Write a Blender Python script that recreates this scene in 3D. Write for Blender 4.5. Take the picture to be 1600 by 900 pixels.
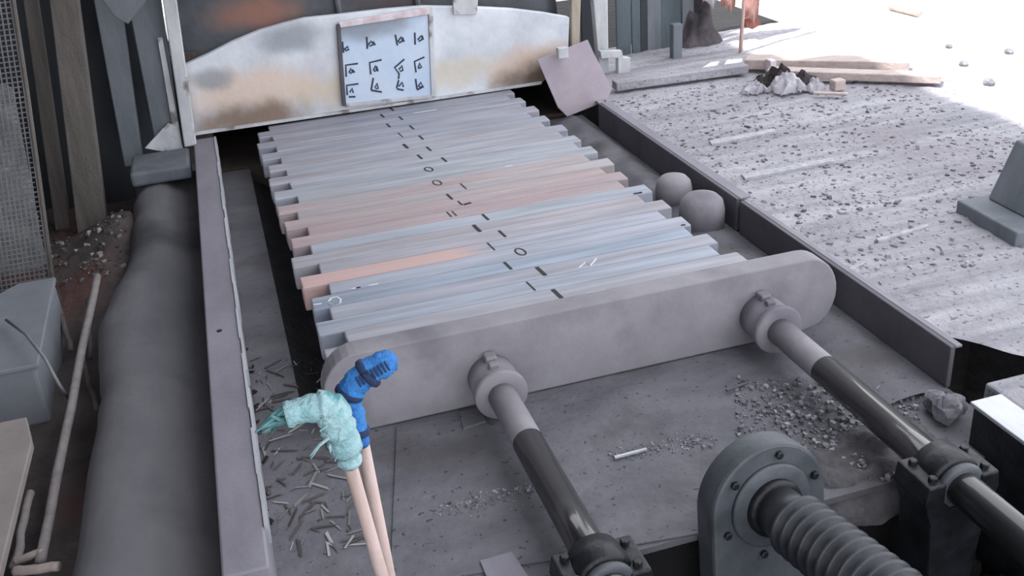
import bpy, bmesh, math, random
from mathutils import Vector, Matrix, noise

random.seed(11)
C = bpy.context.scene.collection
for o in list(bpy.data.objects):
    bpy.data.objects.remove(o)

# ------------------------------------------------------------------ camera
H = 1.82
FPX = 1590.0
pit, rol, yaw = math.radians(26.4), math.radians(4.6), math.radians(14.8)
FW = Vector((math.sin(yaw)*math.cos(pit), math.cos(yaw)*math.cos(pit), -math.sin(pit)))
R0 = Vector((math.cos(yaw), -math.sin(yaw), 0))
U0 = R0.cross(FW)
RI = R0*math.cos(rol) - U0*math.sin(rol)
UP = R0*math.sin(rol) + U0*math.cos(rol)
cam = bpy.data.cameras.new('camera')
cam.sensor_width = 36.0
cam.lens = FPX/1600*36.0
cam.clip_start = 0.05
camo = bpy.data.objects.new('camera', cam)
camo.matrix_world = Matrix(((RI.x, UP.x, -FW.x, 0), (RI.y, UP.y, -FW.y, 0), (RI.z, UP.z, -FW.z, H), (0, 0, 0, 1)))
C.objects.link(camo)
bpy.context.scene.camera = camo

# ------------------------------------------------------------------ light
vs = bpy.context.scene.view_settings
vs.view_transform = 'Standard'
vs.look = 'None'
vs.gamma = 1.0
vs.use_curve_mapping = False
vs.exposure = 1.3
w = bpy.data.worlds.new('sky')
bpy.context.scene.world = w
w.use_nodes = True
bg = w.node_tree.nodes['Background']
bg.inputs[0].default_value = (0.93, 0.96, 1.0, 1)
bg.inputs[1].default_value = 1.0
SUNV = Vector((0.5, 0.2, -1.0))
sun = bpy.data.lights.new('sun', 'SUN')
sun.energy = 3.5
sun.angle = math.radians(1.0)
sun.color = (1.0, 0.97, 0.93)
suno = bpy.data.objects.new('sun', sun)
suno.rotation_euler = SUNV.to_track_quat('-Z', 'Y').to_euler()
suno.location = (0, 0, 12)
C.objects.link(suno)

def ray(px, py):
    return FW + RI*((px-800)/FPX) - UP*((py-450)/FPX)
def on_z(px, py, z):
    d = ray(px, py)
    return Vector((0, 0, H)) + d*((z-H)/d.z)
def on_y(px, py, y):
    d = ray(px, py)
    return Vector((0, 0, H)) + d*(y/d.y)
def on_x(px, py, x):
    d = ray(px, py)
    return Vector((0, 0, H)) + d*(x/d.x)

# ------------------------------------------------------------------ materials
def lin(c):
    return tuple(((v/255)/12.92 if v/255 <= 0.04045 else ((v/255+0.055)/1.055)**2.4) for v in c) + (1,)

def mat(name, c1, c2=None, rough=0.7, metal=0.0, scale=(6, 6, 6), detail=6, bump=0.15, bscale=60, c3=None, s3=2.0, t3=(0.55, 0.7), spec=0.5, speck=None):
    m = bpy.data.materials.new(name)
    m.use_nodes = True
    nt = m.node_tree
    N, L = nt.nodes, nt.links
    b = N['Principled BSDF']
    b.inputs['Roughness'].default_value = rough
    b.inputs['Metallic'].default_value = metal
    b.inputs['Specular IOR Level'].default_value = spec
    geo = N.new('ShaderNodeNewGeometry')
    mp = N.new('ShaderNodeMapping')
    mp.inputs['Scale'].default_value = scale
    L.new(geo.outputs['Position'], mp.inputs['Vector'])
    n1 = N.new('ShaderNodeTexNoise')
    n1.inputs['Scale'].default_value = 1.0
    n1.inputs['Detail'].default_value = detail
    n1.inputs['Roughness'].default_value = 0.65
    L.new(mp.outputs[0], n1.inputs['Vector'])
    rp = N.new('ShaderNodeValToRGB')
    rp.color_ramp.elements[0].position = 0.32
    rp.color_ramp.elements[1].position = 0.68
    rp.color_ramp.elements[0].color = lin(c1)
    rp.color_ramp.elements[1].color = lin(c2 or c1)
    L.new(n1.outputs['Fac'], rp.inputs['Fac'])
    col = rp.outputs['Color']
    def layer(col, c, sc, lo, hi, det=4, vec=None):
        n = N.new('ShaderNodeTexNoise')
        n.inputs['Scale'].default_value = sc
        n.inputs['Detail'].default_value = det
        L.new(vec or geo.outputs['Position'], n.inputs['Vector'])
        mr = N.new('ShaderNodeMapRange')
        mr.inputs['From Min'].default_value = lo
        mr.inputs['From Max'].default_value = hi
        L.new(n.outputs['Fac'], mr.inputs['Value'])
        mx = N.new('ShaderNodeMix')
        mx.data_type = 'RGBA'
        L.new(mr.outputs[0], mx.inputs['Factor'])
        L.new(col, mx.inputs['A'])
        mx.inputs['B'].default_value = lin(c)
        return mx.outputs['Result']
    if c3:
        col = layer(col, c3, s3, t3[0], t3[1])
    if speck:
        col = layer(col, speck[0], speck[1], speck[2], speck[2]+0.05, 2)
    L.new(col, b.inputs['Base Color'])
    if bump:
        n2 = N.new('ShaderNodeTexNoise')
        n2.inputs['Scale'].default_value = bscale
        n2.inputs['Detail'].default_value = 6
        L.new(geo.outputs['Position'], n2.inputs['Vector'])
        bp = N.new('ShaderNodeBump')
        bp.inputs['Strength'].default_value = bump
        bp.inputs['Distance'].default_value = 0.02
        L.new(n2.outputs['Fac'], bp.inputs['Height'])
        L.new(bp.outputs[0], b.inputs['Normal'])
    m['nodes_col'] = 1
    return m

def billet_material(half=False):
    m = bpy.data.materials.new('billet_scale')
    m.use_nodes = True
    nt = m.node_tree
    N, L = nt.nodes, nt.links
    b = N['Principled BSDF']
    b.inputs['Roughness'].default_value = 0.55
    b.inputs['Metallic'].default_value = 0.15
    geo = N.new('ShaderNodeNewGeometry')
    oi = N.new('ShaderNodeObjectInfo')
    mp = N.new('ShaderNodeMapping')
    mp.inputs['Scale'].default_value = (2.2, 26, 26)
    L.new(geo.outputs['Position'], mp.inputs['Vector'])
    n1 = N.new('ShaderNodeTexNoise')
    n1.inputs['Detail'].default_value = 7
    n1.inputs['Scale'].default_value = 1.0
    L.new(mp.outputs[0], n1.inputs['Vector'])
    mr = N.new('ShaderNodeMapRange')
    mr.inputs['From Min'].default_value = 0.3
    mr.inputs['From Max'].default_value = 0.7
    mr.inputs['To Min'].default_value = 0.80
    mr.inputs['To Max'].default_value = 1.28
    L.new(n1.outputs['Fac'], mr.inputs['Value'])
    mul = N.new('ShaderNodeVectorMath')
    mul.operation = 'SCALE'
    L.new(oi.outputs['Color'], mul.inputs[0])
    L.new(mr.outputs[0], mul.inputs['Scale'])
    # rust: patches along the bar, amount carried by the object colour's alpha
    mp2 = N.new('ShaderNodeMapping')
    mp2.inputs['Scale'].default_value = (1.6, 9, 9)
    mp2.inputs['Location'].default_value = (3.1, 0.7, 0)
    L.new(geo.outputs['Position'], mp2.inputs['Vector'])
    n2 = N.new('ShaderNodeTexNoise')
    n2.inputs['Scale'].default_value = 1.0
    n2.inputs['Detail'].default_value = 5
    L.new(mp2.outputs[0], n2.inputs['Vector'])
    ad = N.new('ShaderNodeMath')
    ad.operation = 'ADD'
    L.new(n2.outputs['Fac'], ad.inputs[0])
    L.new(oi.outputs['Alpha'], ad.inputs[1])
    mr2 = N.new('ShaderNodeMapRange')
    mr2.inputs['From Min'].default_value = 0.78
    mr2.inputs['From Max'].default_value = 1.2
    mr2.inputs['To Max'].default_value = 0.75
    L.new(ad.outputs[0], mr2.inputs['Value'])
    fac = mr2.outputs[0]
    if half:   # flash rust only on the left half of the bar
        sp = N.new('ShaderNodeSeparateXYZ')
        L.new(geo.outputs['Position'], sp.inputs[0])
        hx = N.new('ShaderNodeMapRange')
        hx.inputs['From Min'].default_value = 0.86
        hx.inputs['From Max'].default_value = 0.70
        L.new(sp.outputs['X'], hx.inputs['Value'])
        ml = N.new('ShaderNodeMath'); ml.operation = 'MULTIPLY'
        L.new(fac, ml.inputs[0]); L.new(hx.outputs[0], ml.inputs[1])
        fac = ml.outputs[0]
    mx = N.new('ShaderNodeMix')
    mx.data_type = 'RGBA'
    L.new(fac, mx.inputs['Factor'])
    L.new(mul.outputs[0], mx.inputs['A'])
    mx.inputs['B'].default_value = lin((204, 166, 158)) if half else lin((176, 146, 142))
    L.new(mx.outputs['Result'], b.inputs['Base Color'])
    n3 = N.new('ShaderNodeTexNoise')
    n3.inputs['Scale'].default_value = 1.0
    n3.inputs['Detail'].default_value = 5
    mp3 = N.new('ShaderNodeMapping')
    mp3.inputs['Scale'].default_value = (14, 60, 60)
    L.new(geo.outputs['Position'], mp3.inputs['Vector'])
    L.new(mp3.outputs[0], n3.inputs['Vector'])
    bp = N.new('ShaderNodeBump')
    bp.inputs['Strength'].default_value = 0.25
    bp.inputs['Distance'].default_value = 0.01
    L.new(n3.outputs['Fac'], bp.inputs['Height'])
    L.new(bp.outputs[0], b.inputs['Normal'])
    return m

M = {}
M['billet'] = billet_material()
M['billet_rust'] = billet_material(True)
M['dusty'] = mat('dusty_steel', (128, 125, 132), (150, 147, 155), 0.8, 0, (4, 4, 4), bump=0.08, c3=(112, 108, 118), s3=3)
M['rod'] = mat('oiled_steel', (20, 20, 23), (32, 32, 36), 0.4, 0.1, (20, 3, 20), bump=0.02)
_b = M['rod'].node_tree.nodes['Principled BSDF']
_b.inputs['Coat Weight'].default_value = 0.8
_b.inputs['Coat Roughness'].default_value = 0.09
_b.inputs['Coat IOR'].default_value = 1.6
M['grease'] = mat('greased_iron', (20, 22, 26), (46, 48, 55), 0.45, 0.3, (14, 14, 14), bump=0.25, bscale=30)
M['floor'] = mat('channel_plate', (88, 88, 96), (116, 115, 122), 0.75, 0.05, (3, 5, 3), bump=0.3, bscale=35, c3=(80, 76, 80), s3=2.2, speck=((60, 60, 66), 55, 0.66))
M['rail'] = mat('rail_steel', (120, 117, 128), (142, 138, 149), 0.65, 0.1, (5, 2, 5), bump=0.08)
M['bright'] = mat('worn_edge_steel', (170, 172, 180), (200, 202, 210), 0.4, 0.3, (9, 2, 9), bump=0.05)
M['ledge'] = mat('grimy_concrete', (84, 84, 90), (108, 106, 112), 0.9, 0, (3, 1.2, 3), bump=0.2, bscale=18, c3=(60, 60, 66), s3=1.5)
M['deck'] = mat('ash_covered_deck', (126, 125, 133), (172, 170, 178), 0.9, 0, (1.3, 11, 5), detail=11, bump=0.5, bscale=34, c3=(136, 130, 138), s3=1.1, speck=((108, 108, 116), 52, 0.63))
M['rubble'] = mat('slag_chips', (84, 86, 94), (140, 138, 146), 0.85, 0, (30, 30, 30), bump=0.2)
M['pale_rubble'] = mat('pale_slag_chips', (146, 146, 154), (184, 182, 190), 0.85, 0, (30, 30, 30), bump=0.2)
M['plate'] = mat('dark_side_plate', (78, 76, 84), (98, 95, 103), 0.7, 0.1, (3, 3, 3), bump=0.1)
M['arch'] = None
M['hood'] = None
M['board'] = None
M['ink'] = mat('dark_ink', (52, 60, 80), None, 0.8, 0, bump=0)
M['paint'] = mat('black_paint', (24, 24, 30), None, 0.7, 0, bump=0)
M['chalk'] = mat('white_chalk', (214, 216, 224), None, 0.95, 0, bump=0)
M['pinkstrip'] = mat('pinkish_flaking_strip', (190, 160, 164), (224, 220, 226), 0.7, 0, (14, 14, 14), bump=0.1)
M['mauve'] = mat('mauve_sheet_steel', (160, 148, 160), (182, 170, 180), 0.6, 0.05, (3, 3, 3), bump=0.04)
M['blue'] = mat('blue_rag', (28, 92, 168), (66, 138, 208), 0.85, 0, (24, 24, 24), bump=0.5, bscale=90)
M['cyan'] = mat('pale_cyan_rag', (128, 172, 180), (178, 206, 212), 0.9, 0, (26, 26, 26), bump=0.6, bscale=90, c3=(96, 158, 166), s3=26, t3=(0.55, 0.65))
M['teal'] = mat('teal_rag', (52, 98, 102), (104, 150, 154), 0.9, 0, (40, 40, 40), bump=0.5)
M['darkblue'] = mat('dark_blue_twine', (26, 40, 72), (40, 58, 96), 0.9, 0, (40, 40, 40), bump=0.2)
M['wood'] = mat('pale_worn_wood', (176, 152, 148), (204, 186, 182), 0.6, 0, (40, 40, 4), bump=0.15)
M['greypost'] = mat('grey_painted_post', (88, 94, 102), (112, 117, 125), 0.7, 0, (8, 8, 2), bump=0.1)
M['brownpost'] = mat('weathered_timber', (84, 80, 78), (112, 106, 102), 0.9, 0, (18, 18, 2), bump=0.3)
M['palepost'] = mat('pale_painted_steel', (166, 168, 174), (206, 206, 210), 0.6, 0, (8, 8, 3), bump=0.08, c3=(120, 116, 114), s3=8, t3=(0.6, 0.68))
M['darkwall'] = mat('sooty_sheet', (40, 44, 50), (58, 62, 68), 0.9, 0, (3, 3, 1), bump=0.1)
M['soil'] = mat('ashy_soil', (66, 60, 60), (96, 88, 88), 0.95, 0, (5, 5, 5), bump=0.8, bscale=20, c3=(98, 70, 68), s3=1.8, t3=(0.5, 0.65))
M['pit'] = mat('pit_shade_black', (9, 9, 11), (24, 23, 26), 0.9, 0, (6, 6, 6), bump=0.6, bscale=20)  # near-black puts the shade of pit, beds and crate into the colour
M['ground'] = mat('sunlit_yard', (190, 186, 178), (210, 206, 198), 0.95, 0, (2, 2, 2), bump=0.3, bscale=6)
M['plank'] = mat('dusty_plank', (166, 150, 148), (192, 178, 174), 0.85, 0, (3, 30, 30), bump=0.2)
M['paper'] = mat('crumpled_white_sheet', (206, 202, 210), (232, 230, 236), 0.8, 0, (10, 10, 10), bump=0.1)
M['darkscrap'] = mat('dark_scrap', (70, 64, 68), (104, 96, 100), 0.9, 0, (16, 16, 16), bump=0.3)
M['brick'] = mat('furnace_refractory', (60, 52, 50), (86, 74, 70), 0.95, 0, (4, 4, 12), bump=0.4)
M['rubber'] = mat('grey_rubber_bellows', (40, 42, 49), (64, 66, 74), 0.4, 0.1, (10, 10, 10), bump=0.05)
M['flange'] = mat('painted_flange', (62, 67, 74), (88, 91, 98), 0.55, 0.1, (7, 7, 7), bump=0.1, c3=(60, 66, 70), s3=6)
M['greybox'] = mat('grey_box_paint', (118, 122, 130), (136, 140, 148), 0.7, 0, (4, 4, 4), bump=0.06)
M['beige'] = mat('beige_board', (128, 121, 119), (148, 141, 139), 0.8, 0, (4, 4, 4), bump=0.06)
M['stick'] = mat('grey_stick', (128, 122, 124), (156, 148, 150), 0.85, 0, (20, 20, 20), bump=0.2)
M['ash'] = mat('pale_ash', (92, 96, 98), (132, 134, 136), 0.95, 0, (16, 16, 16), bump=0.6, bscale=24)
M['tan'] = mat('tan_post', (150, 140, 128), (174, 164, 150), 0.8, 0, (20, 20, 4), bump=0.1)
M['sack'] = mat('dark_sacking', (46, 44, 48), (92, 84, 90), 0.95, 0, (7, 7, 7), bump=0.6, bscale=18)
M['screen'] = mat('grey_green_sheet', (62, 72, 78), (92, 102, 108), 0.8, 0, (5, 5, 1.5), bump=0.1)
M['trough'] = mat('shade_trough_dark', (46, 47, 52), (70, 70, 76), 0.9, 0, (8, 8, 8), bump=0.5, bscale=30)
M['dirt'] = mat('grey_dirt', (66, 64, 68), (100, 98, 103), 0.95, 0, (12, 12, 12), bump=0.6, bscale=40)
M['wire'] = mat('dull_wire', (110, 110, 116), (140, 138, 142), 0.6, 0.2, bump=0)
M['shade_roof'] = mat('shade_roof_sheet', (120, 124, 130), (140, 144, 150), 0.8, 0, (2, 2, 2), bump=0)
M['pink'] = mat('pink_cloth', (196, 156, 150), (222, 190, 184), 0.85, 0, (8, 8, 8), bump=0.2)
M['rustred'] = mat('rust_red_scrap', (120, 70, 62), (150, 96, 86), 0.85, 0, (12, 12, 12), bump=0.3)

def mix_mat(name, c1, c2, c3):
    m = bpy.data.materials.new(name)
    m.use_nodes = True
    N, L = m.node_tree.nodes, m.node_tree.links
    g = N.new('ShaderNodeNewGeometry')
    r = N.new('ShaderNodeValToRGB')
    r.color_ramp.elements[0].color = lin(c1); r.color_ramp.elements[1].color = lin(c3)
    e = r.color_ramp.elements.new(0.6); e.color = lin(c2)
    L.new(g.outputs['Random Per Island'], r.inputs['Fac'])
    L.new(r.outputs['Color'], N['Principled BSDF'].inputs['Base Color'])
    N['Principled BSDF'].inputs['Roughness'].default_value = 0.85
    return m
M['mix'] = mix_mat('mixed_slag_chips', (84, 85, 93), (126, 124, 132), (166, 164, 172))
M['mixdark'] = mix_mat('mixed_rubble', (58, 54, 54), (92, 88, 88), (170, 168, 172))

def patch_mat(name, c1, c2, patches, rough=0.6, metal=0.0, scale=(4, 4, 4)):
    """patches: (centre xyz, radii xyz, colour, strength): rust and scorch stains and other coloured patches of fixed place on the sheet"""
    m = mat(name, c1, c2, rough, metal, scale, bump=0.12, bscale=24)
    nt = m.node_tree
    N, L = nt.nodes, nt.links
    b = N['Principled BSDF']
    col = b.inputs['Base Color'].links[0].from_socket
    geo = [n for n in N if n.bl_idname == 'ShaderNodeNewGeometry'][0]
    nz = N.new('ShaderNodeTexNoise')
    nz.inputs['Scale'].default_value = 7
    nz.inputs['Detail'].default_value = 4
    L.new(geo.outputs['Position'], nz.inputs['Vector'])
    for (cx, r, c, s) in patches:
        sub = N.new('ShaderNodeVectorMath'); sub.operation = 'SUBTRACT'
        L.new(geo.outputs['Position'], sub.inputs[0]); sub.inputs[1].default_value = cx
        dv = N.new('ShaderNodeVectorMath'); dv.operation = 'DIVIDE'
        L.new(sub.outputs[0], dv.inputs[0]); dv.inputs[1].default_value = r
        ln = N.new('ShaderNodeVectorMath'); ln.operation = 'LENGTH'
        L.new(dv.outputs[0], ln.inputs[0])
        ad = N.new('ShaderNodeMath'); ad.operation = 'MULTIPLY_ADD'
        L.new(nz.outputs['Fac'], ad.inputs[0]); ad.inputs[1].default_value = 0.9
        L.new(ln.outputs['Value'], ad.inputs[2])
        mr = N.new('ShaderNodeMapRange')
        mr.interpolation_type = 'SMOOTHSTEP'
        mr.inputs['From Min'].default_value = 1.6
        mr.inputs['From Max'].default_value = 0.75
        mr.inputs['To Min'].default_value = 0.0
        mr.inputs['To Max'].default_value = s
        L.new(ad.outputs[0], mr.inputs['Value'])
        mx = N.new('ShaderNodeMix'); mx.data_type = 'RGBA'
        L.new(mr.outputs[0], mx.inputs['Factor'])
        L.new(col, mx.inputs['A']); mx.inputs['B'].default_value = lin(c)
        col = mx.outputs['Result']
    L.new(col, b.inputs['Base Color'])
    return m

M['arch'] = patch_mat('limewashed_arch', (190, 194, 204), (222, 226, 234), [
    ((0.15, 5.6, 0.42), (0.55, 1, 0.17), (220, 196, 182), 0.85),
    ((0.9, 5.6, 0.36), (0.9, 1, 0.12), (206, 192, 170), 0.7),
    ((0.10, 5.6, 0.27), (0.40, 1, 0.13), (128, 108, 94), 0.95),
    ((1.72, 5.6, 0.34), (0.34, 1, 0.16), (208, 182, 164), 0.8),
    ((1.82, 5.6, 0.24), (0.40, 1, 0.15), (88, 72, 62), 0.95),
    ((0.38, 5.6, 0.68), (0.22, 1, 0.10), (132, 138, 148), 0.75),
    ((-0.07, 5.6, 0.52), (0.13, 1, 0.08), (130, 136, 146), 0.7)], 0.6)
M['board'] = patch_mat('blue_white_board', (184, 202, 226), (200, 212, 230), [((0.75, 5.59, 0.70), (0.36, 1, 0.10), (138, 146, 158), 0.9)], 0.6)  # grey patch along the top of the board
M['hood'] = patch_mat('hood_sheet', (84, 86, 94), (112, 114, 122), [
    ((0.22, 5.7, 0.80), (0.30, 1, 0.10), (176, 130, 112), 0.75),  # copper-coloured patch on the left of the hood
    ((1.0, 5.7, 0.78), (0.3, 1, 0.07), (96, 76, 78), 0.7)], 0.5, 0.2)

# ------------------------------------------------------------------ geometry helpers
def build(name, bm, m, parent=None, smooth=False):
    me = bpy.data.meshes.new(name)
    bm.normal_update()
    bm.to_mesh(me)
    bm.free()
    me.materials.append(M[m] if isinstance(m, str) else m)
    if smooth:
        for p in me.polygons:
            p.use_smooth = True
    o = bpy.data.objects.new(name, me)
    C.objects.link(o)
    if parent:
        o.parent = parent
        o.matrix_parent_inverse = Matrix.Translation(-parent.location) if parent.rotation_euler[:] == (0, 0, 0) else parent.matrix_basis.inverted()
    return o

def tag(o, label=None, cat=None, group=None, kind=None):
    if label: o['label'] = label
    if cat: o['category'] = cat
    if group: o['group'] = group
    if kind: o['kind'] = kind
    return o

def thing(name, label, cat, loc=(0, 0, 0), group=None):
    o = bpy.data.objects.new(name, None)
    o.empty_display_size = 0.05
    C.objects.link(o)
    o.location = loc
    return tag(o, label, cat, group)

def structure(o, label=None):
    o['kind'] = 'structure'
    if label:
        o['label'] = label
        o['category'] = 'structure'
    return o

def NB():
    return bmesh.new()

def merge(dst, src):
    me = bpy.data.meshes.new('tmp')
    src.to_mesh(me)
    src.free()
    dst.from_mesh(me)
    bpy.data.meshes.remove(me)

def box(bm, x0, x1, y0, y1, z0, z1, bev=0.0, seg=2, mtx=None):
    b = bmesh.new()
    bmesh.ops.create_cube(b, size=1)
    for v in b.verts:
        v.co = Vector(((x0+x1)/2+v.co.x*(x1-x0), (y0+y1)/2+v.co.y*(y1-y0), (z0+z1)/2+v.co.z*(z1-z0)))
    if bev:
        bmesh.ops.bevel(b, geom=b.edges[:], offset=bev, segments=seg, affect='EDGES', profile=0.5)
    if mtx:
        bmesh.ops.transform(b, matrix=mtx, verts=b.verts)
    merge(bm, b)
    return bm

def frame_of(d):
    d = d.normalized()
    a = Vector((0, 0, 1)) if abs(d.z) < 0.9 else Vector((1, 0, 0))
    u = d.cross(a).normalized()
    return u, d.cross(u).normalized()

def tube(bm, pts, r, n=14, caps=True, wob=0.0):
    """round bar through pts; r one radius or one per point"""
    pts = [Vector(p) for p in pts]
    rs = r if isinstance(r, (list, tuple)) else [r]*len(pts)
    rings = []
    u = None
    for i, p in enumerate(pts):
        d = (pts[min(i+1, len(pts)-1)] - pts[max(i-1, 0)]).normalized()
        if u is None:
            u, v = frame_of(d)
        else:
            u = (u - d*u.dot(d)).normalized()
            v = d.cross(u)
        ring = []
        for k in range(n):
            a = 2*math.pi*k/n
            rr = rs[i]*(1+random.uniform(-wob, wob))
            ring.append(bm.verts.new(p + u*math.cos(a)*rr + v*math.sin(a)*rr))
        rings.append(ring)
    for a, b in zip(rings, rings[1:]):
        for k in range(n):
            bm.faces.new((a[k], a[(k+1) % n], b[(k+1) % n], b[k]))
    if caps:
        bm.faces.new(rings[0][::-1])
        bm.faces.new(rings[-1])
    bmesh.ops.recalc_face_normals(bm, faces=bm.faces[:])
    return bm

def lathe(bm, prof, o, d, n=40):
    """prof: (distance along d, radius)"""
    o = Vector(o); d = Vector(d).normalized()
    u, v = frame_of(d)
    rings = []
    for (t, r) in prof:
        r = max(r, 1e-4)
        rings.append([bm.verts.new(o+d*t+u*(math.cos(2*math.pi*k/n)*r)+v*(math.sin(2*math.pi*k/n)*r)) for k in range(n)])
    for a, b in zip(rings, rings[1:]):
        for k in range(n):
            bm.faces.new((a[k], a[(k+1) % n], b[(k+1) % n], b[k]))
    bm.faces.new(rings[0]); bm.faces.new(rings[-1])
    bmesh.ops.recalc_face_normals(bm, faces=bm.faces[:])
    return bm

def prism(bm, poly, ext, bev=0.0):
    """extrude a polygon of 3-D points by vector ext"""
    b = bmesh.new()
    vs_ = [b.verts.new(Vector(p)) for p in poly]
    f = b.faces.new(vs_)
    r = bmesh.ops.extrude_face_region(b, geom=[f])
    for e in r['geom']:
        if isinstance(e, bmesh.types.BMVert):
            e.co += Vector(ext)
    bmesh.ops.recalc_face_normals(b, faces=b.faces[:])
    if bev:
        es = [e for e in b.edges if len(e.link_faces) == 2 and e.calc_face_angle(0) > 0.9]
        bmesh.ops.bevel(b, geom=es, offset=bev, segments=2, affect='EDGES', profile=0.5)
    merge(bm, b)
    return bm

def flat_stroke(bm, pts, wd, nrm, th=0.0012):
    """a painted stroke of width wd lying on a surface with normal nrm"""
    nrm = Vector(nrm)
    pts = [Vector(p) for p in pts]
    L_, R_ = [], []
    for i, p in enumerate(pts):
        d = (pts[min(i+1, len(pts)-1)] - pts[max(i-1, 0)]).normalized()
        s = d.cross(nrm).normalized()
        L_.append(p + s*wd/2 + nrm*th); R_.append(p - s*wd/2 + nrm*th)
    lv = [bm.verts.new(p) for p in L_]; rv = [bm.verts.new(p) for p in R_]
    lb = [bm.verts.new(p - nrm*th*0.9) for p in L_]; rb = [bm.verts.new(p - nrm*th*0.9) for p in R_]
    for i in range(len(pts)-1):
        bm.faces.new((lv[i], lv[i+1], rv[i+1], rv[i]))
        bm.faces.new((lv[i], lb[i], lb[i+1], lv[i+1]))
        bm.faces.new((rv[i], rv[i+1], rb[i+1], rb[i]))
    bm.faces.new((lv[0], rv[0], rb[0], lb[0])); bm.faces.new((lv[-1], lb[-1], rb[-1], rv[-1]))
    bmesh.ops.recalc_face_normals(bm, faces=bm.faces[:])
    return bm

CORN = [(-1, -1, -1), (1, -1, -1), (1, 1, -1), (-1, 1, -1), (-1, -1, 1), (1, -1, 1), (1, 1, 1), (-1, 1, 1)]
FACES = [(0, 3, 2, 1), (4, 5, 6, 7), (0, 1, 5, 4), (1, 2, 6, 5), (2, 3, 7, 6), (3, 0, 4, 7)]
def chips(name, n, place, smin, smax, m, flat=0.5, long=1.0, power=2.0):
    """n loose chips as one mesh; place() gives a point on the ground"""
    V, F = [], []
    for i in range(n):
        p = place()
        s = smin + (smax-smin)*random.random()**power
        a = random.uniform(0, math.pi)
        ca, sa = math.cos(a), math.sin(a)
        k = len(V)
        sx, sy, sz = s*random.uniform(.6, 1.2)*long, s*random.uniform(.5, 1), s*flat*random.uniform(.5, 1.2)
        for c in CORN:
            j = [random.uniform(.45, 1.1) for _ in range(3)]
            x, y, z = c[0]*sx*j[0], c[1]*sy*j[1], c[2]*sz*j[2]
            V.append((p[0]+x*ca-y*sa, p[1]+x*sa+y*ca, p[2]+z+sz*0.4))
        F += [tuple(k+q for q in f) for f in FACES]
    me = bpy.data.meshes.new(name)
    me.from_pydata(V, [], F)
    me.materials.append(M[m])
    o = bpy.data.objects.new(name, me)
    C.objects.link(o)
    return o

def sheet(bm, nx, ny, fn):
    g = [[bm.verts.new(Vector(fn(i/nx, j/ny))) for i in range(nx+1)] for j in range(ny+1)]
    for j in range(ny):
        for i in range(nx):
            bm.faces.new((g[j][i], g[j][i+1], g[j+1][i+1], g[j+1][i]))
    return bm

# ================================================================== SETTING
# channel floor under the billets, 20 mm plate standing on a bed
b = NB(); box(b, -0.25, 2.0, 1.93, 2.93, -0.02, 0.0); box(b, -0.25, 0.03, 2.93, 5.6, -0.02, 0.0); box(b, 1.73, 2.0, 2.93, 5.6, -0.02, 0.0)
floor = structure(build('floor', b, 'floor'))
b = NB(); box(b, -0.25, 2.0, 2.0, 2.9, -0.45, -0.021); box(b, -0.25, 0.0, 2.9, 5.6, -0.45, -0.021); box(b, 1.76, 2.0, 2.9, 5.6, -0.45, -0.021); box(b, 0.0, 1.76, 2.9, 5.6, -0.45, -0.25)
b2 = NB()  # trough and its dark bed added to darken the floor beside the billets
sheet(b2, 30, 60, lambda u, v: (0.002+u*1.756, 2.902+v*2.69, -0.20 + 0.19*math.exp(-u*14) + 0.17*math.exp(-(1-u)*16) + 0.015*noise.noise((u*9, v*14, 2))))
tag(build('shade_trough_bed', b2, 'trough', smooth=True), 'dark bed of the trough added to darken the floor beside the billets', 'scale', kind='stuff')
structure(build('floor_bed', b, 'pit'))
b = NB(); box(b, -6, 2.6, -6, 2.0, -0.5, -0.42)
structure(build('pit_floor', b, 'pit'))
b = NB()
def soil_fn(u, v):
    x = -3.2 + u*2.65; y = 1.0 + v*6.2
    z = -0.14 + 0.05*noise.noise((x*2.2, y*2.2, 0)) + 0.02*noise.noise((x*9, y*9, 3))
    m_ = math.exp(-((x+0.62)/0.28)**2 - ((y-4.85)/0.55)**2)
    return (x, y, z + 0.20*m_)
sheet(b, 70, 120, soil_fn)
structure(build('soil_ground', b, 'soil', smooth=True))
b = NB(); box(b, -60, 80, 8.5, 120, -0.1, 0.06); box(b, 3.9, 80, -40, 8.5, -0.1, 0.06)
structure(build('yard_ground', b, 'ground'))

def deck_h(x, y):
    h = 0.128 + 0.010*noise.noise((x*1.4, y*3.0, 1)) + 0.006*noise.noise((x*4, y*11, 5)) + 0.004*noise.noise((x*18, y*22, 9))
    return h
b = NB()
def deck_fn(u, v):
    x = 2.022 + u*1.95; y0 = 2.40 - 0.26*min(1, max(0, (x-2.03)/0.16)); y = y0 + v*(6.58-y0)
    return (x, y, deck_h(x, y))
sheet(b, 130, 260, deck_fn)
structure(build('raised_deck', b, 'deck', smooth=True))
b = NB(); box(b, 2.2, 3.97, 2.16, 8.5, -0.3, 0.095); box(b, 2.03, 2.2, 2.42, 8.5, -0.3, 0.095)
structure(build('deck_bed', b, 'pit'))  # near-black front face stands for the shade in the deck gap
b = NB(); box(b, 1.99, 3.9, -3, 2.11, -0.3, 0.115, 0.01)
structure(build('near_deck', b, 'deck'))

# shed: unseen overhead slabs cut to set the sun's shade line, left wall, furnace side wall
b = NB(); box(b, -4, 1.62, -1.5, 4.55, 4.2, 4.28)
structure(build('shade_roof', b, 'shade_roof'))
b = NB(); box(b, -4, 1.22, 4.55, 9.5, 4.2, 4.28)
structure(build('shade_roof_furnace', b, 'shade_roof'))
b = NB(); box(b, -3.3, -3.2, -1.5, 9.5, -0.5, 4.2)
structure(build('wall_left', b, 'darkwall'))
b = NB(); box(b, -3.2, -0.3, 6.6, 6.7, -0.5, 4.2)
structure(build('wall_back', b, 'darkwall'))

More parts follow.
